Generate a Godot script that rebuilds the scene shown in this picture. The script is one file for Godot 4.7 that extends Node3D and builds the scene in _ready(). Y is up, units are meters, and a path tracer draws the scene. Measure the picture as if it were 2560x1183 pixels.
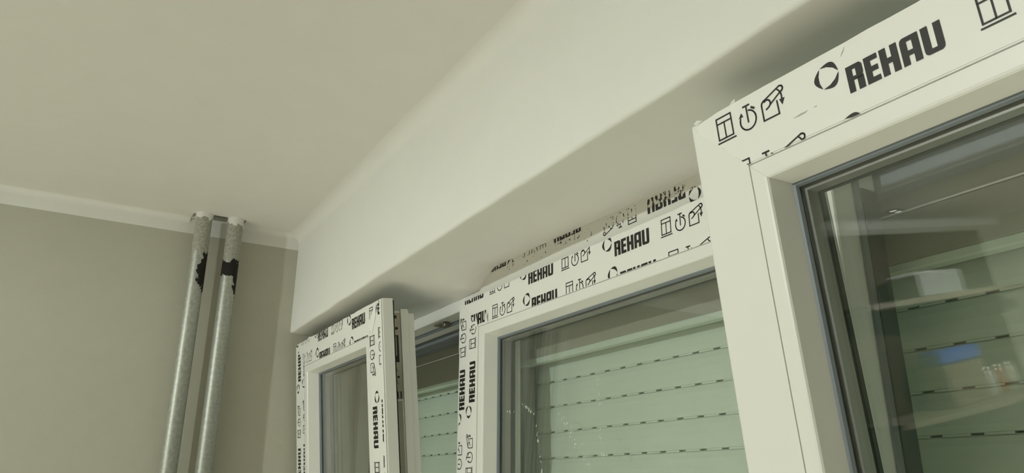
extends Node3D
# Corner of a room under renovation: lintel beam, tilted window sashes with printed film, roller shutters, two pipes.
# b = metres towards the window wall, u = metres above the camera, a = metres towards the far wall.

const EYE := 1.95            # camera height above the floor
const CEIL := 0.63
const FAR := 1.876
const BEAM := 0.475
const NEAR := -5.0
const LEFT := -3.3
const LIGHT := Color(0.968, 1.0, 0.980)
const ENERGY := 2.15
const SPOT := 6.6
var M := {}
var noise := FastNoiseLite.new()
var rng := RandomNumberGenerator.new()

func V(b: float, u: float, a: float) -> Vector3:
	return Vector3(b, EYE + u, -a)

# ---------------------------------------------------------------- mesh helpers
func mb() -> SurfaceTool:
	var st := SurfaceTool.new()
	st.begin(Mesh.PRIMITIVE_TRIANGLES)
	return st

func tri(st: SurfaceTool, p: Vector3, q: Vector3, r: Vector3, smooth := -1) -> void:
	for v in [p, q, r]:
		st.set_smooth_group(smooth)
		st.add_vertex(v)

func quad(st: SurfaceTool, p: Vector3, q: Vector3, r: Vector3, s: Vector3, smooth := -1) -> void:
	tri(st, p, q, r, smooth)
	tri(st, p, r, s, smooth)

func box(st: SurfaceTool, lo: Vector3, hi: Vector3) -> void:
	var c := []
	for i in 8:
		c.append(Vector3(hi.x if i & 1 else lo.x, hi.y if i & 2 else lo.y, hi.z if i & 4 else lo.z))
	for f in [[0, 2, 3, 1], [4, 5, 7, 6], [0, 1, 5, 4], [2, 6, 7, 3], [0, 4, 6, 2], [1, 3, 7, 5]]:
		quad(st, c[f[0]], c[f[1]], c[f[2]], c[f[3]])

# a box with its edges cut off
func bbox(st: SurfaceTool, lo: Vector3, hi: Vector3, c: float) -> void:
	var l := lo + Vector3(c, c, c)
	var h := hi - Vector3(c, c, c)
	var P := func(sx, sy, sz, ax):
		var v := Vector3(h.x if sx > 0 else l.x, h.y if sy > 0 else l.y, h.z if sz > 0 else l.z)
		if ax == 0: v.x = hi.x if sx > 0 else lo.x
		if ax == 1: v.y = hi.y if sy > 0 else lo.y
		if ax == 2: v.z = hi.z if sz > 0 else lo.z
		return v
	for s in [-1, 1]:
		quad(st, P.call(s, -1, -1, 0), P.call(s, s, -s, 0), P.call(s, 1, 1, 0), P.call(s, -s, s, 0))
		quad(st, P.call(-1, s, -1, 1), P.call(-s, s, s, 1), P.call(1, s, 1, 1), P.call(s, s, -s, 1))
		quad(st, P.call(-1, -1, s, 2), P.call(s, -s, s, 2), P.call(1, 1, s, 2), P.call(-s, s, s, 2))
	for s in [-1, 1]:
		for t in [-1, 1]:
			quad(st, P.call(s, t, -1, 0), P.call(s, t, 1, 0), P.call(s, t, 1, 1), P.call(s, t, -1, 1))
			quad(st, P.call(s, -1, t, 0), P.call(s, 1, t, 0), P.call(s, 1, t, 2), P.call(s, -1, t, 2))
			quad(st, P.call(-1, s, t, 1), P.call(1, s, t, 1), P.call(1, s, t, 2), P.call(-1, s, t, 2))
			for r in [-1, 1]:
				tri(st, P.call(s, t, r, 0), P.call(s, t, r, 1), P.call(s, t, r, 2))

# a surface of revolution: points are (radius, height)
func lathe(st: SurfaceTool, pts: Array, at: Vector3, n := 32, sm := 1) -> void:
	for i in n:
		var a0 := TAU * i / n
		var a1 := TAU * (i + 1) / n
		for k in pts.size() - 1:
			var p: Vector2 = pts[k]
			var q: Vector2 = pts[k + 1]
			var A := at + Vector3(p.x * cos(a0), p.y, p.x * sin(a0))
			var B := at + Vector3(p.x * cos(a1), p.y, p.x * sin(a1))
			var C := at + Vector3(q.x * cos(a1), q.y, q.x * sin(a1))
			var D := at + Vector3(q.x * cos(a0), q.y, q.x * sin(a0))
			if p.x > 1e-6: tri(st, A, B, C, sm)
			if q.x > 1e-6: tri(st, A, C, D, sm)

func build(st: SurfaceTool, called: String, m: Material, parent: Node) -> MeshInstance3D:
	st.index()
	st.generate_normals()
	var o := MeshInstance3D.new()
	o.name = called
	o.mesh = st.commit()
	o.material_override = m
	o.cast_shadow = GeometryInstance3D.SHADOW_CASTING_SETTING_ON
	parent.add_child(o, true)
	return o

func thing(called: String, at := Vector3.ZERO) -> Node3D:
	var o := Node3D.new()
	o.name = called
	add_child(o, true)
	o.position = at
	return o

func tag(o: Node, label: String, category: String, group := "") -> void:
	o.set_meta("label", label)
	o.set_meta("category", category)
	if group: o.set_meta("group", group)

func setting(o: Node, label := "") -> void:
	o.set_meta("kind", "structure")
	if label: o.set_meta("label", label)

# ---------------------------------------------------------------- materials
func mat(c: Color, rough := 0.6, metal := 0.0) -> StandardMaterial3D:
	var m := StandardMaterial3D.new()
	m.albedo_color = c
	m.roughness = rough
	m.metallic = metal
	return m

func bumps(m: StandardMaterial3D, freq: float, scale: float, strength: float, s: int) -> StandardMaterial3D:
	var n := FastNoiseLite.new()
	n.seed = s
	n.frequency = freq
	n.fractal_octaves = 4
	var t := NoiseTexture2D.new()
	t.width = 512
	t.height = 512
	t.seamless = true
	t.as_normal_map = true
	t.bump_strength = 4.0
	t.noise = n
	m.normal_enabled = true
	m.normal_texture = t
	m.normal_scale = strength
	m.uv1_triplanar = true
	m.uv1_world_triplanar = true
	m.uv1_scale = Vector3.ONE * scale
	return m

func grain(m: StandardMaterial3D, freq: float, dark: Color, light: Color, s: int) -> StandardMaterial3D:
	var n := FastNoiseLite.new()
	n.seed = s
	n.frequency = freq
	n.fractal_octaves = 5
	var t := NoiseTexture2D.new()
	t.width = 512
	t.height = 512
	t.seamless = true
	t.noise = n
	var g := Gradient.new()
	g.colors = PackedColorArray([dark, light])
	t.color_ramp = g
	m.albedo_texture = t
	return m

func make_materials() -> void:
	M.ceiling = grain(bumps(mat(Color.WHITE, 0.9), 0.02, 1.3, 0.05, 3), 0.012, Color(0.895, 0.892, 0.868), Color(0.905, 0.902, 0.878), 4)
	M.beam = grain(bumps(mat(Color.WHITE, 0.85), 0.02, 1.1, 0.05, 5), 0.012, Color(0.902, 0.900, 0.880), Color(0.912, 0.910, 0.892), 6)
	M.beige = grain(bumps(mat(Color.WHITE, 0.9), 0.03, 1.6, 0.08, 7), 0.02, Color(0.730, 0.722, 0.662), Color(0.740, 0.732, 0.672), 8)
	M.floor = grain(mat(Color.WHITE, 0.6), 0.01, Color(0.80, 0.76, 0.69), Color(0.84, 0.80, 0.73), 9)
	M.floor.uv1_triplanar = true
	M.floor.uv1_world_triplanar = true
	M.pvc = mat(Color(0.925, 0.925, 0.905), 0.35)
	M.film = mat(Color(0.935, 0.935, 0.915), 0.42)
	M.dusty = mat(Color(0.885, 0.880, 0.850), 0.8)
	M.ink = mat(Color(0.115, 0.100, 0.085), 0.5)
	M.ink_worn = mat(Color(0.23, 0.22, 0.19), 0.7)
	M.gasket = mat(Color(0.46, 0.49, 0.51), 0.45)
	M.seal = mat(Color(0.24, 0.255, 0.27), 0.4)
	M.rubber = mat(Color(0.09, 0.095, 0.095), 0.6)
	M.spacer = mat(Color(0.55, 0.55, 0.52), 0.45, 0.5)
	M.metal = mat(Color(0.62, 0.60, 0.55), 0.32, 0.85)
	M.dark_metal = mat(Color(0.16, 0.155, 0.145), 0.5, 0.3)
	M.slat = grain(mat(Color.WHITE, 0.55), 0.008, Color(0.765, 0.830, 0.765), Color(0.790, 0.855, 0.790), 11)
	M.slat.uv1_triplanar = true
	M.casing = mat(Color(0.565, 0.570, 0.510), 0.6)
	M.glass = mat(Color(0.50, 0.68, 0.56, 0.01), 0.0)
	M.glass.transparency = BaseMaterial3D.TRANSPARENCY_ALPHA
	M.smear = mat(Color(0.86, 0.87, 0.84), 0.6)
	M.concrete = bumps(mat(Color(0.30, 0.29, 0.27), 0.95), 0.05, 5.0, 0.5, 15)
	M.galvanised = grain(bumps(mat(Color.WHITE, 0.48, 0.55), 0.04, 9.0, 0.15, 16), 0.02, Color(0.60, 0.61, 0.575), Color(0.74, 0.745, 0.71), 17)
	M.old_paint = grain(bumps(mat(Color.WHITE, 0.7), 0.05, 9.0, 0.5, 18), 0.025, Color(0.54, 0.53, 0.485), Color(0.72, 0.715, 0.67), 19)
	M.soot = mat(Color(0.115, 0.095, 0.075), 0.9)
	M.scuff = mat(Color(0.70, 0.695, 0.665), 0.6)
	M.plaster = bumps(mat(Color(0.88, 0.875, 0.855), 0.95), 0.05, 6.0, 0.6, 12)
	M.dark_wood = grain(mat(Color.WHITE, 0.5), 0.02, Color(0.25, 0.20, 0.15), Color(0.33, 0.27, 0.20), 14)
	M.dark_wood.uv1_triplanar = true
	M.wood = grain(mat(Color.WHITE, 0.5), 0.02, Color(0.48, 0.43, 0.36), Color(0.56, 0.51, 0.43), 13)
	M.wood.uv1_triplanar = true

# ---------------------------------------------------------------- printed film
func rect(x0: float, y0: float, x1: float, y1: float) -> PackedVector2Array:
	return PackedVector2Array([Vector2(x0, y0), Vector2(x1, y0), Vector2(x1, y1), Vector2(x0, y1)])

func stroke(out: Array, pts: Array, w := 0.0014) -> void:
	for i in pts.size() - 1:
		var p: Vector2 = pts[i]
		var q: Vector2 = pts[i + 1]
		var d := (q - p).normalized()
		var n := Vector2(-d.y, d.x) * w * 0.5
		var e := d * w * 0.45
		out.append(PackedVector2Array([p - e - n, q + e - n, q + e + n, p - e + n]))

func arc(c: Vector2, r: float, from: float, to: float, n: int) -> Array:
	var o := []
	for i in n + 1:
		var t := deg_to_rad(lerpf(from, to, float(i) / n))
		o.append(c + Vector2(cos(t), sin(t)) * r)
	return o

# one repeat of the print: emblem, word, three pictograms. Origin at the foot of the R, y up.
func print_unit() -> Dictionary:
	var g := {}
	var o := []
	g["lettering"] = o
	var h := 0.0218
	# R
	o.append(rect(0, 0, 0.0050, h))
	o.append(PackedVector2Array([Vector2(0.005, h), Vector2(0.005, h - 0.0036), Vector2(0.0136, h - 0.0036), Vector2(0.0136, h - 0.0022), Vector2(0.0118, h)]))
	o.append(PackedVector2Array([Vector2(0.0078, h - 0.0036), Vector2(0.0136, h - 0.0036), Vector2(0.0136, 0.0126), Vector2(0.0124, 0.0116), Vector2(0.0078, 0.0116)]))
	o.append(PackedVector2Array([Vector2(0.005, 0.0124), Vector2(0.005, 0.0092), Vector2(0.0124, 0.0092), Vector2(0.0134, 0.0104), Vector2(0.0126, 0.0124)]))
	o.append(PackedVector2Array([Vector2(0.0080, 0), Vector2(0.0134, 0), Vector2(0.0134, 0.0104), Vector2(0.0080, 0.0104)]))
	# E
	o.append(rect(0.0153, 0, 0.0203, h))
	o.append(rect(0.0203, h - 0.0042, 0.0262, h))
	o.append(rect(0.0203, 0.0088, 0.0256, 0.0130))
	o.append(rect(0.0203, 0, 0.0262, 0.0042))
	# H
	o.append(rect(0.0281, 0, 0.0333, h))
	o.append(rect(0.0368, 0, 0.0420, h))
	o.append(rect(0.0333, 0.0085, 0.0368, 0.0130))
	# A
	o.append(PackedVector2Array([Vector2(0.0440, 0), Vector2(0.0490, 0), Vector2(0.0490, h - 0.0038), Vector2(0.0490, h), Vector2(0.0466, h), Vector2(0.0447, h - 0.0012), Vector2(0.0440, h - 0.0034)]))
	o.append(rect(0.0490, h - 0.0038, 0.0530, h))
	o.append(rect(0.0530, 0, 0.0582, h))
	o.append(rect(0.0490, 0.0068, 0.0530, 0.0108))
	# U
	o.append(PackedVector2Array([Vector2(0.0602, h), Vector2(0.0602, 0.0034), Vector2(0.0608, 0.0012), Vector2(0.0626, 0), Vector2(0.0654, 0), Vector2(0.0654, h)]))
	o.append(rect(0.0654, 0, 0.0694, 0.0038))
	o.append(PackedVector2Array([Vector2(0.0694, h), Vector2(0.0694, 0), Vector2(0.0722, 0), Vector2(0.0740, 0.0012), Vector2(0.0746, 0.0034), Vector2(0.0746, h)]))
	# emblem: three crescents on a circle
	o = []
	g["emblem"] = o
	var c := Vector2(-0.0160, 0.0226)
	for k in 3:
		var f := deg_to_rad(2.0 + 120.0 * k)
		var p := c + Vector2(cos(f), sin(f)) * 0.0103
		f += deg_to_rad(116.0)
		var q := c + Vector2(cos(f), sin(f)) * 0.0103
		var outward := ((p + q) * 0.5 - c).normalized()
		var poly := PackedVector2Array()
		for i in 13:
			var t := i / 12.0
			poly.append(p.lerp(q, t) + outward * 0.0064 * sin(PI * t))
		for i in range(1, 12):
			var t := 1.0 - i / 12.0
			poly.append(p.lerp(q, t) + outward * 0.0023 * sin(PI * t))
		o.append(poly)
	# window pictogram
	o = []
	g["window_symbol"] = o
	var x := 0.0997
	stroke(o, [Vector2(x, 0.0032), Vector2(x, 0.0240), Vector2(x + 0.0172, 0.0240), Vector2(x + 0.0172, 0.0032), Vector2(x, 0.0032)])
	stroke(o, [Vector2(x, 0.0186), Vector2(x + 0.0172, 0.0186)])
	stroke(o, [Vector2(x + 0.0086, 0.0186), Vector2(x + 0.0086, 0.0032)], 0.0013)
	stroke(o, [Vector2(x - 0.0014, 0.0002), Vector2(x + 0.0192, 0.0002)])
	# stopwatch
	o = []
	g["stopwatch_symbol"] = o
	c = Vector2(0.1350, 0.0088)
	stroke(o, arc(c, 0.0088, 62, -205, 30))
	o.append(PackedVector2Array([c + Vector2(-0.0098, 0.0046), c + Vector2(-0.0048, 0.0052), c + Vector2(-0.0062, 0.0092)]))
	stroke(o, [c + Vector2(0, -0.0018), c + Vector2(0, 0.0132)], 0.0015)
	stroke(o, [c + Vector2(-0.0032, 0.0136), c + Vector2(0.0032, 0.0136)], 0.0016)
	stroke(o, [c + Vector2(0.0058, 0.0098), c + Vector2(0.0080, 0.0082)], 0.0020)
	stroke(o, arc(c, 0.0088, 76, 60, 3))
	# film being pulled off
	o = []
	g["peeling_symbol"] = o
	var b := Vector2(0.1512, 0.0)
	stroke(o, [b + Vector2(0.0160, 0.0125), b + Vector2(0.0163, 0.0006), b + Vector2(0.0, 0.0006), b + Vector2(0.0, 0.0138)])
	stroke(o, arc(b + Vector2(0.0042, 0.0142), 0.0042, 185, 95, 6))
	stroke(o, [b + Vector2(0.0036, 0.0184), b + Vector2(0.0205, 0.0243)])
	stroke(o, arc(b + Vector2(0.0212, 0.0216), 0.0026, 105, -80, 8))
	stroke(o, [b + Vector2(0.0212, 0.0190), b + Vector2(0.0095, 0.0126)])
	stroke(o, arc(b + Vector2(0.0058, 0.0142), 0.0036, 130, -60, 8))
	stroke(o, [b + Vector2(0.0076, 0.0110), b + Vector2(0.0044, 0.0096)])
	stroke(o, arc(b + Vector2(0.0118, 0.0150), 0.0096, 48, -12, 6), 0.0013)
	o.append(PackedVector2Array([b + Vector2(0.0186, 0.0126), b + Vector2(0.0240, 0.0124), b + Vector2(0.0208, 0.0068)]))
	return g

# rows: [origin on the face, reading direction in degrees, wear 0..1]; face coordinates x right, y up
func print_on(parent: Node, unit: Dictionary, rows: Array, clip: PackedVector2Array, z: float, m: Material) -> void:
	for r in rows:
		var t := Transform2D(deg_to_rad(r[1]), r[0])
		for called in unit:
			var st := mb()
			var any := false
			for poly in unit[called]:
				var moved := PackedVector2Array()
				for p in poly: moved.append(t * p)
				for piece in Geometry2D.intersect_polygons(moved, clip):
					var cells := [piece]
					if r[2] > 0.0: cells = wear_down(piece, r[2])
					for cell in cells:
						var ids := Geometry2D.triangulate_polygon(cell)
						for i in range(0, ids.size(), 3):
							tri(st, Vector3(cell[ids[i]].x, cell[ids[i]].y, z), Vector3(cell[ids[i + 1]].x, cell[ids[i + 1]].y, z), Vector3(cell[ids[i + 2]].x, cell[ids[i + 2]].y, z))
							any = true
			if any:
				build(st, called, m, parent)

func wear_down(poly: PackedVector2Array, amount: float) -> Array:
	var lo := poly[0]
	var hi := poly[0]
	for p in poly:
		lo = lo.min(p)
		hi = hi.max(p)
	var s := 0.0011
	var out := []
	var i0 := int(floor(lo.x / s))
	var j0 := int(floor(lo.y / s))
	for i in range(i0, int(ceil(hi.x / s))):
		for j in range(j0, int(ceil(hi.y / s))):
			var v := noise.get_noise_2d(i * 9.0, j * 5.0) * 0.5 + 0.5 + noise.get_noise_2d(i * 50.0 + 300, j * 50.0) * 0.25
			if v < 0.22 + amount * 0.5: continue
			for q in Geometry2D.intersect_polygons(poly, rect(i * s, j * s, (i + 1) * s, (j + 1) * s)):
				out.append(q)
	return out

# a thin sheet with a given outline lying on a face
func sheet(called: String, parent: Node, poly: PackedVector2Array, z0: float, z1: float, m: Material) -> MeshInstance3D:
	var st := mb()
	var ids := Geometry2D.triangulate_polygon(poly)
	for i in range(0, ids.size(), 3):
		var p := poly[ids[i]]
		var q := poly[ids[i + 1]]
		var r := poly[ids[i + 2]]
		tri(st, Vector3(p.x, p.y, z1), Vector3(q.x, q.y, z1), Vector3(r.x, r.y, z1))
		tri(st, Vector3(p.x, p.y, z0), Vector3(r.x, r.y, z0), Vector3(q.x, q.y, z0))
	for i in poly.size():
		var p := poly[i]
		var q := poly[(i + 1) % poly.size()]
		quad(st, Vector3(p.x, p.y, z0), Vector3(q.x, q.y, z0), Vector3(q.x, q.y, z1), Vector3(p.x, p.y, z1))
	return build(st, called, m, parent)

# ---------------------------------------------------------------- window sash
# local axes: x right, y up, z towards the room; the front face lies at z = 0, the base at y = 0
const SASH := [[0, -0.0225], [0, -0.0030], [0.0008, -0.0010], [0.0028, 0], [0.0606, 0], [0.0609, -0.0022], [0.0616, -0.0022], [0.0619, 0],
	[0.0750, 0], [0.0768, -0.0006], [0.0780, -0.0022], [0.0822, -0.0280], [0.0822, -0.0300], [0.0700, -0.0300], [0.0700, -0.0565], [0.0822, -0.0565], [0.0830, -0.0700], [0.0790, -0.0780],
	[0.0260, -0.0780], [0.0230, -0.0760], [0.0230, -0.0640], [0.0190, -0.0630], [0.0165, -0.0600], [0.0165, -0.0460], [0.0195, -0.0460], [0.0195, -0.0285], [0.0165, -0.0285], [0.0165, -0.0262], [0.0140, -0.0262], [0.0140, -0.0225]]

func ring(parent: Node, W: float, H: float, prof: Array, m: Material, names: Array, sx := 1.0, sy := 1.0, gap := 0.00008, y0 := 0.0) -> Array:
	var made := []
	for side in 4:            # top, bottom, left, right
		var st := mb()
		var n := prof.size()
		for k in n:
			var p0 = prof[k]
			var p1 = prof[(k + 1) % n]
			var c := []
			for e in [[p0, 0], [p0, 1], [p1, 1], [p1, 0]]:
				var w: float = e[0][0]
				var z: float = e[0][1]
				var v := Vector3.ZERO
				if side == 0: v = Vector3(lerpf(w * sx + gap, W - w * sx - gap, e[1]), H - w * sy, z)
				if side == 1: v = Vector3(lerpf(w * sx + gap, W - w * sx - gap, e[1]), w * sy, z)
				if side == 2: v = Vector3(w * sx, lerpf(w * sy + gap, H - w * sy - gap, e[1]), z)
				if side == 3: v = Vector3(W - w * sx, lerpf(w * sy + gap, H - w * sy - gap, e[1]), z)
				v.y += y0
				c.append(v)
			quad(st, c[0], c[1], c[2], c[3])
		made.append(build(st, names[side], m, parent))
	return made

func boxring(w0: float, w1: float, z0: float, z1: float) -> Array:
	return [[w0, z1], [w1, z1], [w1, z0], [w0, z0]]

func one_ring(parent: Node, called: String, W: float, H: float, prof: Array, m: Material, sx := 1.0, sy := 1.0) -> void:
	ring(parent, W, H, prof, m, [called, called, called, called], sx, sy, 0.0)

func sash(W: float, H: float, sx: float, sy: float, at: Vector3, lean: float) -> Node3D:
	var o := thing("window_sash", at)
	o.basis = Basis(Vector3(0, 0, 1), Vector3(0, 1, 0), Vector3(-1, 0, 0)) * Basis(Vector3.RIGHT, lean)
	ring(o, W, H, SASH, M.pvc, ["top_rail", "bottom_rail", "stile", "stile"], sx, sy)
	one_ring(o, "rebate_gasket", W, H, boxring(0.0030, 0.0150, -0.0262, -0.0227), M.rubber, sx, sy)
	one_ring(o, "glazing_gasket", W, H, [[0.0795, -0.0262], [0.0845, -0.0272], [0.0858, -0.0298], [0.0858, -0.0309], [0.0795, -0.0309]], M.gasket, sx, sy)
	one_ring(o, "spacer_bar", W, H, boxring(0.0800, 0.0890, -0.0503, -0.0357), M.spacer, sx, sy)
	one_ring(o, "edge_seal", W, H, boxring(0.0720, 0.0800, -0.0503, -0.0357), M.rubber, sx, sy)
	one_ring(o, "outer_gasket", W, H, boxring(0.0795, 0.0885, -0.0605, -0.0553), M.rubber, sx, sy)
	for z in [-0.0310, -0.0507]:
		var st := mb()
		box(st, Vector3(0.072 * sx, 0.072 * sy, z - 0.004), Vector3(W - 0.072 * sx, H - 0.072 * sy, z))
		build(st, "glass_pane", M.glass, o)
	return o

# outline of the top rail's face up to the bead line, with the two mitres
func top_face(W: float, H: float, sx: float, sy: float) -> PackedVector2Array:
	return PackedVector2Array([Vector2(0.001 * sx, H - 0.001 * sy), Vector2(0.0604 * sx, H - 0.0604 * sy), Vector2(W - 0.0604 * sx, H - 0.0604 * sy), Vector2(W - 0.001 * sx, H - 0.001 * sy)])

func left_face(H: float, sx: float, sy: float) -> PackedVector2Array:
	return PackedVector2Array([Vector2(0.001, H - 0.001), Vector2(0.001, 0.001), Vector2(0.0604 * sx, 0.0604 * sy), Vector2(0.0604 * sx, H - 0.0604 * sy)])

func right_face(W: float, H: float, sx: float, sy: float) -> PackedVector2Array:
	var o := PackedVector2Array()
	for p in left_face(H, sx, sy): o.append(Vector2(W - p.x, p.y))
	return o

func ragged(p: Vector2, q: Vector2, amount: float, n: int) -> Array:
	var o := []
	var d := (q - p).normalized()
	var nn := Vector2(-d.y, d.x)
	for i in range(1, n):
		o.append(p.lerp(q, float(i) / n) + nn * (rng.randf() - 0.3) * amount)
	return o

# ---------------------------------------------------------------- the scene
func _ready() -> void:
	rng.seed = 7
	noise.seed = 21
	noise.frequency = 0.02
	noise.fractal_octaves = 3
	make_materials()

	# camera
	var cam := Camera3D.new()
	cam.name = "camera"
	add_child(cam)
	cam.fov = 35.46
	cam.near = 0.02
	cam.transform = Transform3D(Basis(Vector3(0.856326, 0.001553, 0.516433), Vector3(-0.167433, 0.946816, 0.274783), Vector3(-0.488541, -0.321772, 0.811043)).orthonormalized(), V(0, 0, 0))
	cam.current = true
	# night outside, exposure
	var e := Environment.new()
	e.background_mode = Environment.BG_COLOR
	e.background_color = Color(0.02, 0.022, 0.03)
	e.tonemap_mode = Environment.TONE_MAPPER_LINEAR
	e.tonemap_exposure = 1.03
	e.sdfgi_enabled = true
	e.ssao_enabled = true
	e.ssil_enabled = true
	var we := WorldEnvironment.new()
	we.name = "world"
	we.environment = e
	add_child(we)

	room()
	window_frame()
	shutters()
	sashes()
	pipes()
	lamp()
	shelf()

# underside of the lintel: its front edge and its back edge at the window frame
func edge_u(a: float) -> float:
	return lerpf(0.384, 0.371, clampf((a - 0.25) / 1.6, 0.0, 1.0)) + noise.get_noise_1d(a * 260.0) * 0.0022

func back_u(a: float) -> float:
	var right := lerpf(0.385, 0.3945, clampf((a - 0.6) / 0.55, 0.0, 1.0))
	return lerpf(right, 0.3600, smoothstep(1.165, 1.215, a))

func room() -> void:
	# plastered ceiling under a concrete slab, with a ragged slot where the pipes go through, closed above
	var cl := thing("ceiling", V(0, CEIL, 0))
	setting(cl, "flat white painted ceiling with a slot around the two pipes")
	var bs := [LEFT, 0.207, 0.214, 0.252, 0.287, 0.322, 0.328, BEAM + 0.6]
	var as_ := [NEAR, 1.828, 1.838, 1.866, FAR + 0.1]
	var holes := {"3,2": true, "3,1": true, "1,2": true, "5,1": true, "5,2": true}
	var st := mb()
	var slab := mb()
	for i in bs.size() - 1:
		for j in as_.size() - 1:
			if holes.has("%d,%d" % [i, j]): continue
			box(st, Vector3(bs[i], 0, -as_[j + 1]), Vector3(bs[i + 1], 0.012, -as_[j]))
			box(slab, Vector3(bs[i], 0.012, -as_[j + 1]), Vector3(bs[i + 1], 0.20, -as_[j]))
	box(slab, Vector3(LEFT, 0.20, -FAR - 0.1), Vector3(BEAM + 0.6, 0.28, -NEAR))
	build(slab, "concrete_slab", M.concrete, cl)
	# soft fillet between ceiling and far wall
	var R := 0.014
	for i in 8:
		var t0 := PI / 2 * i / 8
		var t1 := PI / 2 * (i + 1) / 8
		for seg in [[LEFT, 0.205], [0.330, BEAM]]:
			var c := []
			for e in [[0, t0], [1, t0], [1, t1], [0, t1]]:
				c.append(Vector3(seg[e[0]], -R + R * cos(e[1]), -(FAR - R + R * sin(e[1]))))
			quad(st, c[0], c[1], c[2], c[3], 1)
	build(st, "plaster_face", M.ceiling, cl)

	# far wall: beige paint below a white border
	var w := thing("wall_far", V(0, -EYE, FAR))
	setting(w, "far wall painted beige below a white border under the ceiling")
	st = mb()
	box(st, Vector3(LEFT - 0.1, 0, -0.1), Vector3(1.1, EYE + 0.5895, 0))
	build(st, "painted_face", M.beige, w)
	st = mb()
	box(st, Vector3(LEFT - 0.1, EYE + 0.5895, -0.1), Vector3(1.1, EYE + CEIL, 0))
	build(st, "white_border", M.ceiling, w)

	st = mb()
	box(st, Vector3(LEFT - 0.12, -0.1, -FAR - 0.1), Vector3(1.1, 0, -NEAR + 0.1))
	setting(build(st, "floor", M.floor, self), "plain brown floor of the room")
	st = mb()
	box(st, V(LEFT - 0.1, -EYE, FAR), V(LEFT, CEIL, NEAR))
	setting(build(st, "wall_left", M.beige, self), "beige wall across the room from the window")
	st = mb()
	box(st, V(LEFT - 0.1, -EYE, NEAR), V(1.1, CEIL, NEAR - 0.1))
	setting(build(st, "wall_near", M.beige, self), "beige wall behind the viewer")

	# window wall: lintel beam with its plastered underside, pier, wall below the window
	w = thing("wall_right", V(BEAM, -EYE, 0))
	setting(w, "white plastered wall around the window with a deep lintel beam")
	st = mb()
	var na := 150
	var rows := []
	for i in na + 1:
		var t := float(i) / na
		var a := lerpf(FAR, NEAR, t * t * 0.7 + t * 0.3)
		var eu := edge_u(a)
		var bu := back_u(a)
		var wob := noise.get_noise_1d(a * 190.0 + 500.0) * 0.0018
		var row := []
		var r := 0.028
		for k in 9:                       # cove into the ceiling
			var t2 := PI / 2 * k / 8
			row.append([BEAM + wob - r + r * sin(t2), CEIL - r + r * cos(t2)])
		for k in range(1, 6):
			row.append([BEAM + wob * (1.0 - k * 0.1), lerpf(CEIL - r, eu + 0.006, k / 5.0)])
		for k in range(1, 5):             # worn round edge
			var t3 := PI / 2 * k / 4
			row.append([BEAM + wob * 0.5 + 0.006 - 0.006 * cos(t3), eu + 0.006 - 0.006 * sin(t3)])
		for k in range(1, 19):
			var s := k / 18.0
			var lump := 0.0
			var near_tear := exp(-pow((a - 1.20) / 0.05, 2.0)) * smoothstep(0.65, 0.95, s)
			lump = noise.get_noise_2d(a * 2600.0, s * 700.0) * (0.0009 + 0.007 * near_tear)
			row.append([lerpf(BEAM + 0.006, 0.664, s), lerpf(eu, bu, smoothstep(0.0, 1.0, s) * 0.6 + s * 0.4) + lump])
		row.append([0.70, bu + 0.0])
		row.append([0.70, CEIL + 0.01])
		rows.append([a, row])
	for i in na:
		for k in rows[0][1].size() - 1:
			var p = rows[i]
			var q = rows[i + 1]
			var c := [V(p[1][k][0], p[1][k][1], p[0]), V(q[1][k][0], q[1][k][1], q[0]), V(q[1][k + 1][0], q[1][k + 1][1], q[0]), V(p[1][k + 1][0], p[1][k + 1][1], p[0])]
			for n in 4: c[n] -= w.position
			quad(st, c[0], c[1], c[2], c[3], 1)
	build(st, "lintel_beam", M.beam, w)
	st = mb()
	box(st, V(BEAM, -EYE, -0.77) - w.position, V(0.9, 0.38, NEAR) - w.position)
	build(st, "pier", M.beam, w)
	st = mb()
	box(st, V(BEAM, -EYE, FAR) - w.position, V(0.9, -1.345, -0.77) - w.position)
	build(st, "parapet", M.beam, w)
	st = mb()                             # masonry over the window, behind the plaster
	box(st, V(0.70, 0.405, FAR) - w.position, V(0.95, CEIL, NEAR) - w.position)
	build(st, "lintel_core", M.plaster, w)

const FRAME := [[0, 0], [0.0205, 0], [0.0220, -0.0015], [0.0220, -0.0380], [0.0260, -0.0400], [0.0260, -0.0690], [0.0240, -0.0730], [0, -0.0730]]

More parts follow.
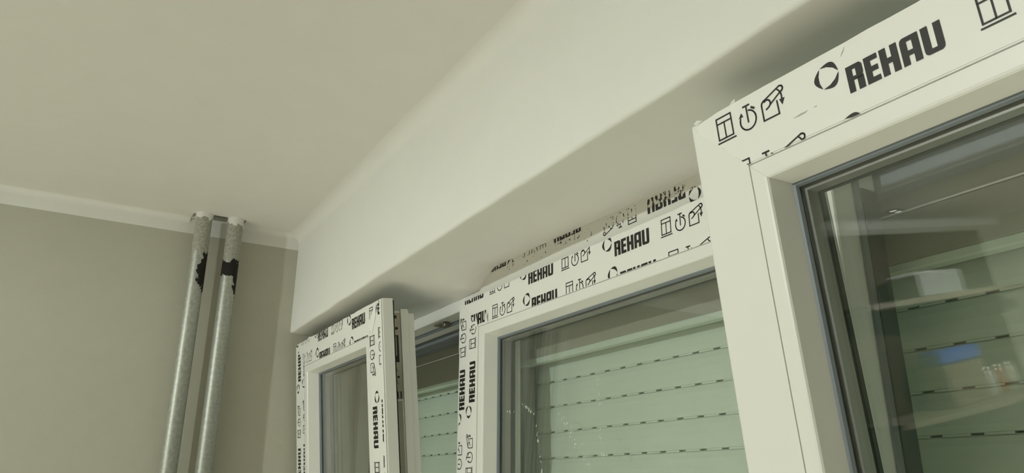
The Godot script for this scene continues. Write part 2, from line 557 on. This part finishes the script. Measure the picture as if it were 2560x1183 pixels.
func window_frame() -> void:
	var w := thing("window_1", V(0.662, -1.342, FAR - 0.0005))
	w.basis = Basis(Vector3(0, 0, 1), Vector3(0, 1, 0), Vector3(-1, 0, 0))
	setting(w, "white plastic frame of the three part window under the lintel")
	var H := 0.358 + 1.342
	var x0 := 0.0
	for W in [0.5965, 0.8110, 1.2330]:
		var made := ring(w, W, H, FRAME, M.pvc, ["head", "sill", "mullion", "mullion"], 1, 1, 0.0)
		for o in made: o.position.x = x0
		var g := [[0.0225, -0.0350], [0.0255, -0.0350], [0.0285, -0.0388], [0.0255, -0.0400], [0.0225, -0.0395]]
		made = ring(w, W, H, g, M.gasket, ["frame_gasket", "frame_gasket", "frame_gasket", "frame_gasket"], 1, 1, 0.0)
		for o in made: o.position.x = x0
		for side in 2:                # broad grey seal on the rear lip, cut short below the head
			var sl := mb()
			var lo: float = 0.0262 if side == 0 else W - 0.0282
			bbox(sl, Vector3(x0 + lo, 0.03, -0.0690), Vector3(x0 + lo + 0.0020, H - 0.050, -0.0425), 0.0005)
			build(sl, "mullion_seal", M.seal, w)
		x0 += W + 0.0005
	var st := mb()
	box(st, Vector3(0, H, -0.073), Vector3(x0, H + 0.046, 0))
	build(st, "head_plate", M.pvc, w)
	# striker plate with its bright stop, let into the underside of the head above the tilted sash
	st = mb()
	bbox(st, Vector3(0.428, H - 0.0262, -0.0300), Vector3(0.470, H - 0.0222, -0.0120), 0.0006)
	var keep := build(st, "striker_plate", M.metal, w)
	st = mb()
	bbox(st, Vector3(0.462, H - 0.0335, -0.0260), Vector3(0.476, H - 0.0262, -0.0140), 0.001)
	build(st, "stop", M.metal, keep)
	# printed film left on the head above the middle sash, upside down, smeared with plaster
	var fx := FAR - 1.275       # x of the middle sash's left edge
	var base := 1.342
	var poly := PackedVector2Array([Vector2(fx + 0.02, base + 0.335), Vector2(fx + 0.79, base + 0.335), Vector2(fx + 0.79, base + 0.3865)])
	for p in ragged(Vector2(fx + 0.79, base + 0.3855), Vector2(fx + 0.055, base + 0.3950), 0.0016, 40): poly.append(p)
	poly.append(Vector2(fx + 0.05, base + 0.3945))
	for p in ragged(Vector2(fx + 0.045, base + 0.394), Vector2(fx + 0.020, base + 0.340), 0.012, 8): poly.append(p)
	var film := sheet("protective_film", w, poly, 0.0001, 0.0006, M.dusty)
	var unit := print_unit()
	var clip := PackedVector2Array([Vector2(fx + 0.05, base + 0.335), Vector2(fx + 0.785, base + 0.335), Vector2(fx + 0.785, base + 0.3860), Vector2(fx + 0.4, base + 0.3912), Vector2(fx + 0.06, base + 0.3936)])
	var rows := []
	for k in [-1, 0, 1, 2]:
		rows.append([Vector2(fx + 0.6185 - 0.2316 * k, base + 0.3833 + 0.0116 * k), 180.0, [0.55, 0.70, 0.95, 0.90][k + 1]])
	print_on(film, unit, rows, clip, 0.0009, M.ink_worn)
	rows = []
	for k in [0, 1, 2]:
		rows.append([Vector2(fx + 0.6185 - 0.2316 * k, base + 0.3833 + 0.0116 * k), 180.0, 0.0])
	# what stayed crisp: the foot of the near word, and the edge along the plaster farther off
	var low := PackedVector2Array([Vector2(fx + 0.44, base + 0.335), Vector2(fx + 0.785, base + 0.335), Vector2(fx + 0.785, base + 0.3690), Vector2(fx + 0.60, base + 0.3680), Vector2(fx + 0.55, base + 0.3710), Vector2(fx + 0.44, base + 0.3640)])
	print_on(film, unit, [rows[0]], low, 0.0010, M.ink)
	var high := PackedVector2Array([Vector2(fx + 0.07, base + 0.3862), Vector2(fx + 0.30, base + 0.3845), Vector2(fx + 0.41, base + 0.3835), Vector2(fx + 0.41, base + 0.3908), Vector2(fx + 0.07, base + 0.3934)])
	print_on(film, unit, [rows[1], rows[2]], high, 0.0010, M.ink)

# ---------------------------------------------------------------- roller shutters
func shutters() -> void:
	make_shutter(1.318, FAR - 0.002, 0.1667, "grey green roller shutter lowered behind the small tilted sash")
	make_shutter(-0.768, 1.262, 0.1900, "wide grey green roller shutter lowered behind the two larger sashes")

func make_shutter(a0: float, a1: float, seam: float, label: String) -> void:
	var o := thing("roller_shutter", V(0.80, -1.342, a1))
	o.basis = Basis(Vector3(0, 0, 1), Vector3(0, 1, 0), Vector3(-1, 0, 0))
	tag(o, label, "roller shutter")
	var W := a1 - a0
	var base := 1.342
	var st := mb()
	# casing: inner board with a seam, bottom lip, back and lid
	bbox(st, Vector3(0, base + 0.2885, 0.030), Vector3(W, base + 0.402, 0.040), 0.0008)
	build(st, "casing_board", M.casing, o)
	st = mb()
	bbox(st, Vector3(0, base + 0.2330, 0.028), Vector3(W, base + 0.2872, 0.039), 0.0012)
	build(st, "casing_flap", M.casing, o)
	st = mb()
	bbox(st, Vector3(0, base + 0.2868, 0.0392), Vector3(W, base + 0.2890, 0.0412), 0.0005)
	build(st, "seam_bead", M.pvc, o)
	st = mb()
	bbox(st, Vector3(0, base + 0.2225, 0.020), Vector3(W, base + 0.2335, 0.0385), 0.002)
	build(st, "casing_lip", M.slat, o)
	st = mb()
	box(st, Vector3(0, base + 0.2400, -0.115), Vector3(W, base + 0.402, -0.105))
	box(st, Vector3(0, base + 0.392, -0.105), Vector3(W, base + 0.402, 0.030))
	build(st, "casing_back", M.casing, o)
	st = mb()
	bbox(st, Vector3(0, base + 0.3080, 0.040), Vector3(W, base + 0.3400, 0.0645), 0.002)
	build(st, "seal_strip", M.gasket, o)
	for x in [0.0, W - 0.040]:
		st = mb()
		bbox(st, Vector3(x, 0.003, 0.010), Vector3(x + 0.040, base + 0.2220, 0.036), 0.0015)
		bbox(st, Vector3(x, 0.003, -0.022), Vector3(x + 0.040, base + 0.2220, -0.012), 0.0015)
		var xs: float = x if x == 0.0 else x + 0.034
		box(st, Vector3(xs, 0.003, -0.012), Vector3(xs + 0.006, base + 0.2220, 0.010))
		build(st, "guide_rail", M.casing, o)
	# one slat: bowed face, and a recessed neck pierced by slots
	var p := 0.0462
	st = mb()
	var s0 := 0.008
	var s1 := W - 0.008
	var prof := [[0.0018, -0.0010], [0.0022, 0.0022], [0.0100, 0.0036], [0.0230, 0.0042], [0.0360, 0.0036], [0.0440, 0.0020], [0.0458, -0.0004], [0.0458, -0.0034], [0.0018, -0.0034]]
	for k in prof.size():
		var q0 = prof[k]
		var q1 = prof[(k + 1) % prof.size()]
		quad(st, Vector3(s0, q0[0], q0[1]), Vector3(s1, q0[0], q0[1]), Vector3(s1, q1[0], q1[1]), Vector3(s0, q1[0], q1[1]))
	var x := s0
	while x < s1:                     # neck between the slots
		box(st, Vector3(x, -0.0008, -0.0016), Vector3(minf(x + 0.0285, s1), 0.0019, 0.0020))
		x += 0.0422
	box(st, Vector3(s0, -0.0030, -0.0095), Vector3(s1, 0.0040, -0.0085))
	st.index()
	st.generate_normals()
	var slat_mesh := st.commit()
	var k := 0
	while seam - p * k > -1.33:
		var sl := MeshInstance3D.new()
		sl.name = "slat"
		sl.mesh = slat_mesh
		sl.material_override = M.slat
		sl.position.y = base + seam - p * k
		o.add_child(sl, true)
		k += 1
	for up in [1, 2]:
		var sl := MeshInstance3D.new()
		sl.name = "slat"
		sl.mesh = slat_mesh
		sl.material_override = M.slat
		sl.position.y = base + seam + p * up
		o.add_child(sl, true)

# ---------------------------------------------------------------- sashes
func sashes() -> void:
	var unit := print_unit()
	var H := 1.65
	# left, tilted
	var W := 0.570
	var lean := atan(0.1007)
	var o := sash(W, H, 1.15, 1.0, V(0.487 + H * sin(lean), 0.337 - H * cos(lean), 1.853), lean)
	tag(o, "narrow tilted white window sash in printed film, beside the corner pipes", "window sash")
	var face := top_face(W, H, 1.15, 1.0)
	var poly := PackedVector2Array([face[1], face[2], face[3]])
	for p in ragged(Vector2(W - 0.03, H - 0.0005), Vector2(0.03, H - 0.0005), 0.0012, 26): poly.append(p)
	poly.append(face[0])
	var film := sheet("protective_film", o, poly, 0.0001, 0.0006, M.film)
	var rows := []
	for k in [-1, 0, 1]:
		rows.append([Vector2(0.1795 + 0.2300 * k, H - 0.0203 - 0.0120 * k), 0.0, [0.5, 0.32, 0.0][k + 1]])
		rows.append([Vector2(0.1910 + 0.2300 * k, H - 0.0678 - 0.0116 * k), 0.0, [0.45, 0.0, 0.0][k + 1]])
	print_on(film, unit, rows, face, 0.0010, M.ink)
	film = sheet("protective_film", o, right_face(W, H, 1.15, 1.0), 0.0001, 0.0005, M.film)
	rows = []
	for k in [-1, 0, 1, 2]:
		rows.append([Vector2(0.5105 + 0.004 * k, H - 0.1955 - 0.2316 * k), -90.0, 0.0])
		rows.append([Vector2(0.5555 + 0.004 * k, H - 0.1860 - 0.2316 * k), -90.0, 0.0])
	print_on(film, unit, rows, right_face(W - 0.0090, H, 1.15, 1.0), 0.0010, M.ink)
	film = sheet("protective_film", o, left_face(H, 1.15, 1.0), 0.0001, 0.0005, M.film)
	rows = []
	for k in [0, 1, 2, 3]:
		rows.append([Vector2(0.0416 - 0.005 * k, H - 0.0933 - 0.2316 * k), 90.0, [0.0, 0.15, 0.0, 0.0][k]])
		rows.append([Vector2(0.0870 - 0.005 * k, H - 0.0850 - 0.2316 * k), 90.0, 0.2])
	print_on(film, unit, rows, left_face(H, 1.15, 1.0), 0.0010, M.ink)
	# loose corner of film at the top, lifted off the face
	tear(o, [Vector3(W - 0.052, H - 0.060, 0.0008), Vector3(W - 0.030, H - 0.030, 0.0012), Vector3(W - 0.024, H - 0.004, 0.0012), Vector3(W - 0.062, H - 0.040, 0.0050)])
	tear(o, [Vector3(0.100, H - 0.0002, 0.0006), Vector3(0.130, H - 0.0002, 0.0006), Vector3(0.122, H + 0.0016, 0.0020), Vector3(0.108, H + 0.0014, 0.0020)])
	tear(o, [Vector3(0.165, H - 0.022, 0.0006), Vector3(0.180, H - 0.030, 0.0008), Vector3(0.172, H - 0.040, 0.0040), Vector3(0.163, H - 0.034, 0.0030)])
	var cut := mb()                       # the film's dark, ragged cut edge down to the bead
	for i in 9:
		var p := Vector2(W - 0.022, H - 0.010).lerp(Vector2(W - 0.064, H - 0.058), i / 9.0)
		var q := Vector2(W - 0.022, H - 0.010).lerp(Vector2(W - 0.064, H - 0.058), (i + rng.randf_range(0.3, 0.85)) / 9.0)
		var n2 := (q - p).normalized().orthogonal() * rng.randf_range(0.0003, 0.0008)
		quad(cut, Vector3(p.x - n2.x, p.y - n2.y, 0.0014), Vector3(q.x - n2.x, q.y - n2.y, 0.0014), Vector3(q.x + n2.x, q.y + n2.y, 0.0014), Vector3(p.x + n2.x, p.y + n2.y, 0.0014))
	build(cut, "cut_edge", M.ink_worn, film)
	gear(o, W, H)

	# middle, closed
	W = 0.800
	o = sash(W, H, 1.17, 1.0, V(0.650, 0.346 - H, 1.2705), 0.0)
	tag(o, "closed white window sash in printed film between the two tilted sashes", "window sash")
	face = top_face(W, H, 1.17, 1.0)
	poly = PackedVector2Array([face[1], face[2], face[3]])
	for p in ragged(Vector2(W - 0.03, H - 0.0006), Vector2(0.03, H - 0.0006), 0.0012, 40): poly.append(p)
	poly.append(face[0])
	film = sheet("protective_film", o, poly, 0.0001, 0.0006, M.film)
	rows = []
	var dx := -0.0045
	for k in [-1, 0, 1, 2]:
		rows.append([Vector2(0.2513 + dx + 0.2316 * k, H - 0.0203 - 0.0116 * k), 0.0, 0.0])
		rows.append([Vector2(0.2615 + dx + 0.2316 * k, H - 0.0677 - 0.0116 * k), 0.0, 0.0])
	print_on(film, unit, rows, face, 0.0010, M.ink)
	var lf := left_face(H, 1.17, 1.0)
	poly = PackedVector2Array([lf[0], Vector2(-0.0062, H - 0.0180), Vector2(-0.0066, H - 0.0190), Vector2(-0.0060, H - 0.0960), Vector2(-0.0052, H - 0.0985), Vector2(0.0006, H - 0.0990), lf[1], lf[2], lf[3]])
	film = sheet("protective_film", o, poly, 0.0001, 0.0008, M.film)
	rows = []
	for k in [0, 1, 2, 3]:
		rows.append([Vector2(0.0225 - 0.006 * k, H - 0.2085 - 0.2316 * k), 90.0, 0.0])
		rows.append([Vector2(0.0625 - 0.005 * k, H - 0.1978 - 0.2316 * k), 90.0, 0.0])
	rows.append([Vector2(0.0680, H + 0.034), 90.0, 0.0])
	print_on(film, unit, rows, PackedVector2Array([Vector2(-0.004, H - 0.02), Vector2(-0.004, H - 0.097), Vector2(0.0015, H - 0.099), Vector2(0.0015, 0.002), lf[2], lf[3], Vector2(0.004, H - 0.006)]), 0.0012, M.ink)
	tear(o, [Vector3(0.058, H - 0.060, 0.0008), Vector3(0.064, H - 0.044, 0.0040), Vector3(0.071, H - 0.040, 0.0060), Vector3(0.070, H - 0.061, 0.0010)])
	tear(o, [Vector3(0.096, H - 0.058, 0.0010), Vector3(0.104, H - 0.044, 0.0050), Vector3(0.110, H - 0.041, 0.0080), Vector3(0.108, H - 0.059, 0.0012)])
	smears(o, W, H)

	# right, tilted
	W = 1.200
	lean = atan(0.1025)
	o = sash(W, H, 0.97, 1.02, V(0.481 + H * sin(lean), 0.3317 - H * cos(lean), 0.4635), lean)
	tag(o, "large tilted white window sash with printed film on its top rail only", "window sash")
	face = top_face(W, H, 0.97, 1.02)
	poly = PackedVector2Array([Vector2(0.057, H - 0.0604), face[2], face[3]])
	for p in ragged(Vector2(W - 0.03, H - 0.0007), Vector2(0.016, H - 0.0004), 0.0010, 60): poly.append(p)
	poly.append(Vector2(0.010, H - 0.003))
	poly.append(Vector2(0.009, H - 0.011))
	for p in ragged(Vector2(0.011, H - 0.0130), Vector2(0.054, H - 0.0570), 0.0020, 9): poly.append(p)
	film = sheet("protective_film", o, poly, 0.0001, 0.0006, M.film)
	rows = []
	for k in [-1, 0, 1, 2, 3]:
		rows.append([Vector2(0.1655 + 0.2325 * k, H - 0.0432 - 0.0119 * k), 0.0, 0.0])
		rows.append([Vector2(0.1770 + 0.2325 * k, H - 0.0922 - 0.0119 * k), 0.0, 0.0])
	print_on(film, unit, rows, face, 0.0010, M.ink)
	sheet("scuff", film, PackedVector2Array([Vector2(0.112, H - 0.0405), Vector2(0.120, H - 0.0395), Vector2(0.127, H - 0.0396), Vector2(0.124, H - 0.0408), Vector2(0.118, H - 0.0412)]), 0.0006, 0.0008, M.scuff)
	sheet("scuff", film, PackedVector2Array([Vector2(0.132, H - 0.0396), Vector2(0.1355, H - 0.0390), Vector2(0.1350, H - 0.0402)]), 0.0006, 0.0008, M.scuff)
	sheet("scuff", film, PackedVector2Array([Vector2(0.1640, H - 0.0105), Vector2(0.1655, H - 0.0080), Vector2(0.1690, H - 0.0040), Vector2(0.1672, H - 0.0075)]), 0.0006, 0.0008, M.scuff)
	tear(o, [Vector3(0.0500, H - 0.0008, 0.0006), Vector3(0.0570, H - 0.0006, 0.0006), Vector3(0.0585, H + 0.0022, 0.0020), Vector3(0.0550, H + 0.0016, 0.0020)])
	tear(o, [Vector3(0.0100, H - 0.0030, 0.0006), Vector3(0.0160, H - 0.0004, 0.0006), Vector3(0.0120, H + 0.0010, 0.0030), Vector3(0.0070, H - 0.0010, 0.0030)])

# a lifted scrap of film, slightly bent
func tear(o: Node3D, c: Array) -> void:
	var st := mb()
	var n := 4
	for i in n:
		for j in n:
			var q := []
			for e in [[i, j], [i + 1, j], [i + 1, j + 1], [i, j + 1]]:
				var s: float = e[0] / float(n)
				var t: float = e[1] / float(n)
				var p: Vector3 = (c[0] as Vector3).lerp(c[1], s).lerp((c[3] as Vector3).lerp(c[2], s), t)
				q.append(p + Vector3(0, 0, 0.0012 * sin(PI * s) * sin(PI * t)))
			quad(st, q[0], q[1], q[2], q[3], 1)
			for k in 4: q[k] -= Vector3(0, 0, 0.0002)
			quad(st, q[3], q[2], q[1], q[0], 1)
	build(st, "film_scrap", M.film, o)

# dried splashes on the pane of the closed sash
func smears(o: Node3D, W: float, H: float) -> void:
	var st := mb()
	var z := -0.0308
	var trails := [[Vector2(0.172, 0.207), Vector2(0.216, 0.232), 0.0020, 26], [Vector2(0.283, 0.234), Vector2(0.310, 0.258), 0.0030, 26], [Vector2(0.310, 0.258), Vector2(0.356, 0.316), 0.0050, 34],
		[Vector2(0.3854, 0.186), Vector2(0.392, 0.241), 0.0022, 12], [Vector2(0.386, 0.268), Vector2(0.394, 0.303), 0.0026, 22], [Vector2(0.125, 0.215), Vector2(0.145, 0.224), 0.0030, 9], [Vector2(0.218, 0.250), Vector2(0.236, 0.335), 0.0020, 26]]
	for t in trails:
		for i in t[3]:
			var f := rng.randf()
			var c: Vector2 = (t[0] as Vector2).lerp(t[1], f) + Vector2(rng.randfn(0, t[2]), rng.randfn(0, t[2] * 0.7))
			var r := 0.0004 + 0.0009 * pow(rng.randf(), 2.0)
			var ang := rng.randf_range(0.7, 1.2)
			var pts := []
			for k in 7:
				var b := TAU * k / 7
				var p := Vector2(cos(b) * r * rng.randf_range(1.2, 2.6), sin(b) * r * rng.randf_range(0.5, 1.0)).rotated(-ang) + c
				pts.append(Vector3(p.x, H - p.y, z))
			for k in range(1, 6): tri(st, pts[0], pts[k], pts[k + 1])
	var d := build(st, "dried_splashes", M.smear, o)
	d.set_meta("kind", "stuff")

# espagnolette gear along the free edge of the left sash
func gear(o: Node3D, W: float, H: float) -> void:
	var x := W - 0.0165 * 1.15
	var st := mb()
	bbox(st, Vector3(x - 0.004, H - 0.186, -0.0445), Vector3(x - 0.0002, H - 0.0245, -0.0287), 0.0006)
	var plate := build(st, "gear_plate", M.metal, o)
	st = mb()
	bbox(st, Vector3(x - 0.004, 0.30, -0.0425), Vector3(x - 0.0010, H - 0.190, -0.0305), 0.0006)
	build(st, "gear_rod", M.metal, o)
	# slot and holes are dark recessed pieces with a bright rim
	st = mb()
	bbox(st, Vector3(x - 0.002, H - 0.0350, -0.0370), Vector3(x + 0.0004, H - 0.0290, -0.0320), 0.0003)
	build(st, "square_hole", M.dark_metal, plate)
	st = mb()
	bbox(st, Vector3(x - 0.002, H - 0.1180, -0.0395), Vector3(x + 0.0003, H - 0.0670, -0.0320), 0.0004)
	var slot := build(st, "slot", M.dark_metal, plate)
	st = mb()
	bbox(st, Vector3(x - 0.002, H - 0.1060, -0.0350), Vector3(x + 0.0012, H - 0.0690, -0.0325), 0.0006)
	build(st, "slide", M.metal, slot)
	for s in [[0.0541, 0.0028, M.dark_metal], [0.1309, 0.0036, M.metal], [0.1456, 0.0022, M.dark_metal], [0.1552, 0.0036, M.metal]]:
		st = mb()
		lathe(st, [Vector2(0, 0.0012), Vector2(s[1] * 0.35, 0.0006), Vector2(s[1] * 0.8, 0.0012), Vector2(s[1], 0.0006), Vector2(s[1], -0.001)], Vector3.ZERO, 16)
		var sc := build(st, "screw", s[2], plate)
		sc.rotation.z = -PI / 2
		sc.position = Vector3(x - 0.0002, H - s[0], -0.0362)
	for d in [-0.0400, -0.0335]:
		st = mb()
		bbox(st, Vector3(x - 0.001, H - 0.1850, d - 0.0010), Vector3(x + 0.0010, H - 0.1720, d + 0.0010), 0.0003)
		build(st, "claw", M.dark_metal, plate)

# ---------------------------------------------------------------- pipes
func pipes() -> void:
	var labels := ["galvanised vertical pipe scorched down one side, farther from the window", "galvanised vertical pipe scorched all round below its painted top, nearer the window"]
	for k in 2:
		var c: float = [0.2310, 0.3040][k]
		var o := thing("heating_pipe", V(c, -EYE, 1.832))
		tag(o, labels[k], "pipe", "")
		var r := 0.0182
		var H := EYE + CEIL + 0.04
		var st := mb()
		lathe(st, [Vector2(r, 0), Vector2(r, H * 0.5), Vector2(r, H)], Vector3.ZERO, 48)
		build(st, "tube", M.galvanised, o)
		# a coat of ceiling paint brushed on at the top, with a ragged lower limit
		st = mb()
		var c0: float = [0.530, 0.522][k]
		for i in 64:
			var e := []
			for t in [TAU * i / 64.0, TAU * (i + 1) / 64.0]:
				var low: float = c0 + 0.011 * noise.get_noise_3d(cos(t) * 90 + k * 200, sin(t) * 90, 7.0)
				for h in [low, (low + CEIL) * 0.5, CEIL + 0.005]:
					e.append(Vector3(sin(t) * (r + 0.0003), EYE + h, cos(t) * (r + 0.0003)))
			quad(st, e[0], e[3], e[4], e[1], 1)
			quad(st, e[1], e[4], e[5], e[2], 1)
		build(st, "paint_coat", M.old_paint, o)
		# soot left by welding: patches with their own ragged outline
		st = mb()
		for i in 120:
			for j in 130:
				var ang := -PI + TAU * (i + 0.5) / 120
				var u := 0.425 + 0.001 * j
				var v := noise.get_noise_3d(cos(ang) * 60 + k * 300, sin(ang) * 60, u * 2600)
				var soot := 0.0
				if k == 0:
					soot = 1.55 - sqrt(pow((ang - 1.20) / 0.85, 2) + pow((u - 0.483) / 0.030, 2)) + v * 0.9
				else:
					soot = maxf(1.35 - absf(u - 0.499) / 0.014 + v * 0.9, 1.25 - sqrt(pow((ang - 1.3) / 0.7, 2) + pow((u - 0.475) / 0.030, 2)) + v * 0.9)
				if soot < 0.0: continue
				var a0 := ang - PI / 120
				var a1 := ang + PI / 120
				var rr := r + 0.0006
				quad(st, Vector3(sin(a0) * rr, EYE + u, cos(a0) * rr), Vector3(sin(a1) * rr, EYE + u, cos(a1) * rr), Vector3(sin(a1) * rr, EYE + u + 0.001, cos(a1) * rr), Vector3(sin(a0) * rr, EYE + u + 0.001, cos(a0) * rr), 1)
		build(st, "soot_patch", M.soot, o)
		# ceiling paint and plaster squeezed round the top
		st = mb()
		for i in 48:
			var q0 := collar(TAU * i / 48.0, k, r)
			var q1 := collar(TAU * (i + 1) / 48.0, k, r)
			for l in q0.size() - 1:
				quad(st, q0[l], q1[l], q1[l + 1], q0[l + 1], 1)
		build(st, "plaster_collar", M.plaster, o)

# one edge of the lump of plaster: it starts at an uneven height and thickens towards the ceiling
func collar(t: float, k: int, r: float) -> Array:
	var drop := 0.014 + 0.012 * noise.get_noise_3d(cos(t) * 70 + k * 130, sin(t) * 70, 40.0) + (0.010 if k == 1 else 0.006) * maxf(0.0, cos(t - 0.4))
	var o := []
	for l in 6:
		var f := l / 5.0
		var y := EYE + CEIL - drop * (1.0 - f) + 0.001 * f
		var v := noise.get_noise_3d(cos(t) * 90 + k * 100, sin(t) * 90, y * 1500) * 0.5 + 0.5
		var rr := r - 0.0006 + (0.0010 + 0.0026 * v) * sqrt(f) * smoothstep(-0.7, 0.3, cos(t))
		o.append(Vector3(sin(t) * rr, y, cos(t) * rr))
	return o

# ---------------------------------------------------------------- what the room holds out of view and the panes mirror
const LAMP_AT := Vector3(-2.00, 0.55, 0.74)     # b, u, a

const RIM := 0.006

func lamp() -> void:
	var o := thing("pendant_lamp", V(LAMP_AT.x, CEIL, LAMP_AT.z))
	tag(o, "hanging pendant lamp with a shallow white metal shade", "lamp")
	var y := LAMP_AT.y - CEIL
	var st := mb()
	lathe(st, [Vector2(0, 0), Vector2(0.05, 0), Vector2(0.05, -0.016), Vector2(0.040, -0.024), Vector2(0.004, -0.026)], Vector3.ZERO, 28)
	build(st, "ceiling_rose", M.pvc, o)
	st = mb()
	lathe(st, [Vector2(0.004, -0.020), Vector2(0.006, y + 0.060), Vector2(0.024, y + 0.056), Vector2(0.026, y + 0.034)], Vector3.ZERO, 24)
	build(st, "cord_and_cap", M.dark_metal, o)
	st = mb()                         # opaque shade, its rim a little above the bulb
	lathe(st, [Vector2(0.025, y + 0.046), Vector2(0.090, y + 0.038), Vector2(0.140, y + 0.026), Vector2(0.170, y + RIM), Vector2(0.172, y + RIM), Vector2(0.141, y + 0.029), Vector2(0.091, y + 0.041), Vector2(0.025, y + 0.050)], Vector3.ZERO, 48)
	build(st, "shade", M.pvc, o)
	st = mb()
	var pts := []
	for i in 17:
		var t := -PI / 2 + PI * i / 16.0
		pts.append(Vector2(maxf(0.026 * cos(t), 0.0), y + 0.026 * sin(t)))
	lathe(st, pts, Vector3.ZERO, 32)
	build(st, "bulb", glow(8.0), o)
	var l := OmniLight3D.new()
	l.name = "bulb_light"
	l.position = Vector3(0, y, 0)
	l.light_color = LIGHT
	l.light_energy = ENERGY
	l.light_size = 0.025
	l.omni_range = 14.0
	l.omni_attenuation = 2.0
	l.shadow_enabled = true
	o.add_child(l)
	# recessed ceiling spots that light the floor
	var spots := [[-2.05, 1.72, "above the dark wall panel"], [-0.65, 1.10, "nearest the small tilted sash"], [-0.65, 0.45, "opposite the large tilted sash"],
		[-1.75, 0.60, "in the second row, beside the pendant lamp"], [-1.75, -0.05, "in the second row, farthest from the pendant lamp"]]
	for k in spots.size():
		var d := thing("recessed_spot", V(spots[k][0], CEIL, spots[k][1]))
		tag(d, "small round recessed ceiling spot " + spots[k][2], "spotlight", "recessed ceiling spots")
		st = mb()
		lathe(st, [Vector2(0.018, -0.001), Vector2(0.020, -0.005), Vector2(0.030, -0.004), Vector2(0.032, 0.0)], Vector3.ZERO, 24)
		build(st, "trim_ring", M.metal, d)
		st = mb()
		lathe(st, [Vector2(0, -0.006), Vector2(0.012, -0.005), Vector2(0.018, -0.001)], Vector3.ZERO, 20)
		build(st, "lens", glow(6.0), d)
		var sp := SpotLight3D.new()
		sp.name = "spot_light"
		sp.position = Vector3(0, -0.012, 0)
		sp.rotation.x = -PI / 2
		sp.light_color = LIGHT
		sp.light_energy = SPOT if k > 0 else 0.3
		sp.light_size = 0.015
		sp.spot_angle = 30.0
		sp.spot_range = 8.0
		sp.spot_attenuation = 2.0
		sp.shadow_enabled = true
		d.add_child(sp)

func glow(energy: float) -> StandardMaterial3D:
	var g := mat(Color(0.95, 0.95, 0.92), 0.4)
	g.emission_enabled = true
	g.emission = LIGHT
	g.emission_energy_multiplier = energy
	return g

func shelf() -> void:
	var st := mb()
	bbox(st, Vector3(-0.72, 0, 0), Vector3(0.72, EYE + 0.56, 0.014), 0.001)
	var o: Node3D = build(st, "wood_panel", M.dark_wood, self)
	o.position = V(-2.30, -EYE, FAR - 0.001)
	tag(o, "tall dark brown wooden panel fixed to the far wall", "panel")
	for k in 2:
		st = mb()                         # shelf boards with a bowed front edge
		var pts := []
		for i in 17:
			var t := i / 16.0
			pts.append(Vector2(lerpf(-0.70, 0.70, t), 0.20 + 0.11 * sin(PI * t)))
		for i in 16:
			var p: Vector2 = pts[i]
			var q: Vector2 = pts[i + 1]
			quad(st, Vector3(p.x, 0, p.y), Vector3(q.x, 0, q.y), Vector3(q.x, 0.022, q.y), Vector3(p.x, 0.022, p.y))
			quad(st, Vector3(p.x, 0, 0.014), Vector3(q.x, 0, 0.014), Vector3(q.x, 0, q.y), Vector3(p.x, 0, p.y))
			quad(st, Vector3(p.x, 0.022, 0.014), Vector3(q.x, 0.022, 0.014), Vector3(q.x, 0.022, q.y), Vector3(p.x, 0.022, p.y))
		o = build(st, "wall_shelf", M.wood, self)
		o.position = V(-2.30, [-0.24, 0.215][k], FAR - 0.0015)
		tag(o, ["bowed wooden shelf board holding the jars", "bowed wooden shelf board holding the pale box"][k], "shelf", "shelves on the dark panel")
	var y := -0.218
	st = mb()
	bbox(st, Vector3(-0.15, 0, -0.06), Vector3(0.15, 0.17, 0.06), 0.004)
	var c := build(st, "carton", mat(Color(0.50, 0.44, 0.36), 0.7), self)
	c.position = V(-2.15, y, FAR - 0.14)
	tag(c, "brown carton under a blue pack on the bowed shelf", "box")
	st = mb()
	bbox(st, Vector3(-0.16, 0, -0.05), Vector3(0.16, 0.065, 0.05), 0.012)
	c = build(st, "blue_pack", mat(Color(0.12, 0.34, 0.72), 0.4), self)
	c.position = V(-2.17, y + 0.17, FAR - 0.14)
	tag(c, "flat bright blue pack lying on top of a carton", "pack")
	var tints := [Color(0.75, 0.74, 0.70), Color(0.60, 0.36, 0.22), Color(0.72, 0.70, 0.62)]
	var names := ["pale jar with a metal lid on the bowed shelf", "brown jar with a metal lid on the bowed shelf", "cream jar with a metal lid on the bowed shelf"]
	for k in 3:
		var j := thing("jar", V(-2.40 - 0.10 * k, y, FAR - 0.14))
		tag(j, names[k], "jar", "jars on the shelf")
		st = mb()
		lathe(st, [Vector2(0, 0), Vector2(0.036, 0), Vector2(0.038, 0.004), Vector2(0.038, 0.09), Vector2(0.030, 0.11)], Vector3.ZERO, 24)
		build(st, "body", mat(tints[k], 0.25), j)
		st = mb()
		lathe(st, [Vector2(0.031, 0.108), Vector2(0.032, 0.126), Vector2(0, 0.127)], Vector3.ZERO, 24)
		build(st, "lid", M.metal, j)
	st = mb()
	bbox(st, Vector3(-0.17, 0, -0.07), Vector3(0.17, 0.11, 0.07), 0.008)
	c = build(st, "storage_box", mat(Color(0.66, 0.66, 0.64), 0.5), self)
	c.position = V(-2.15, 0.237, FAR - 0.14)
	tag(c, "pale grey box standing alone on the upper bowed shelf", "box")
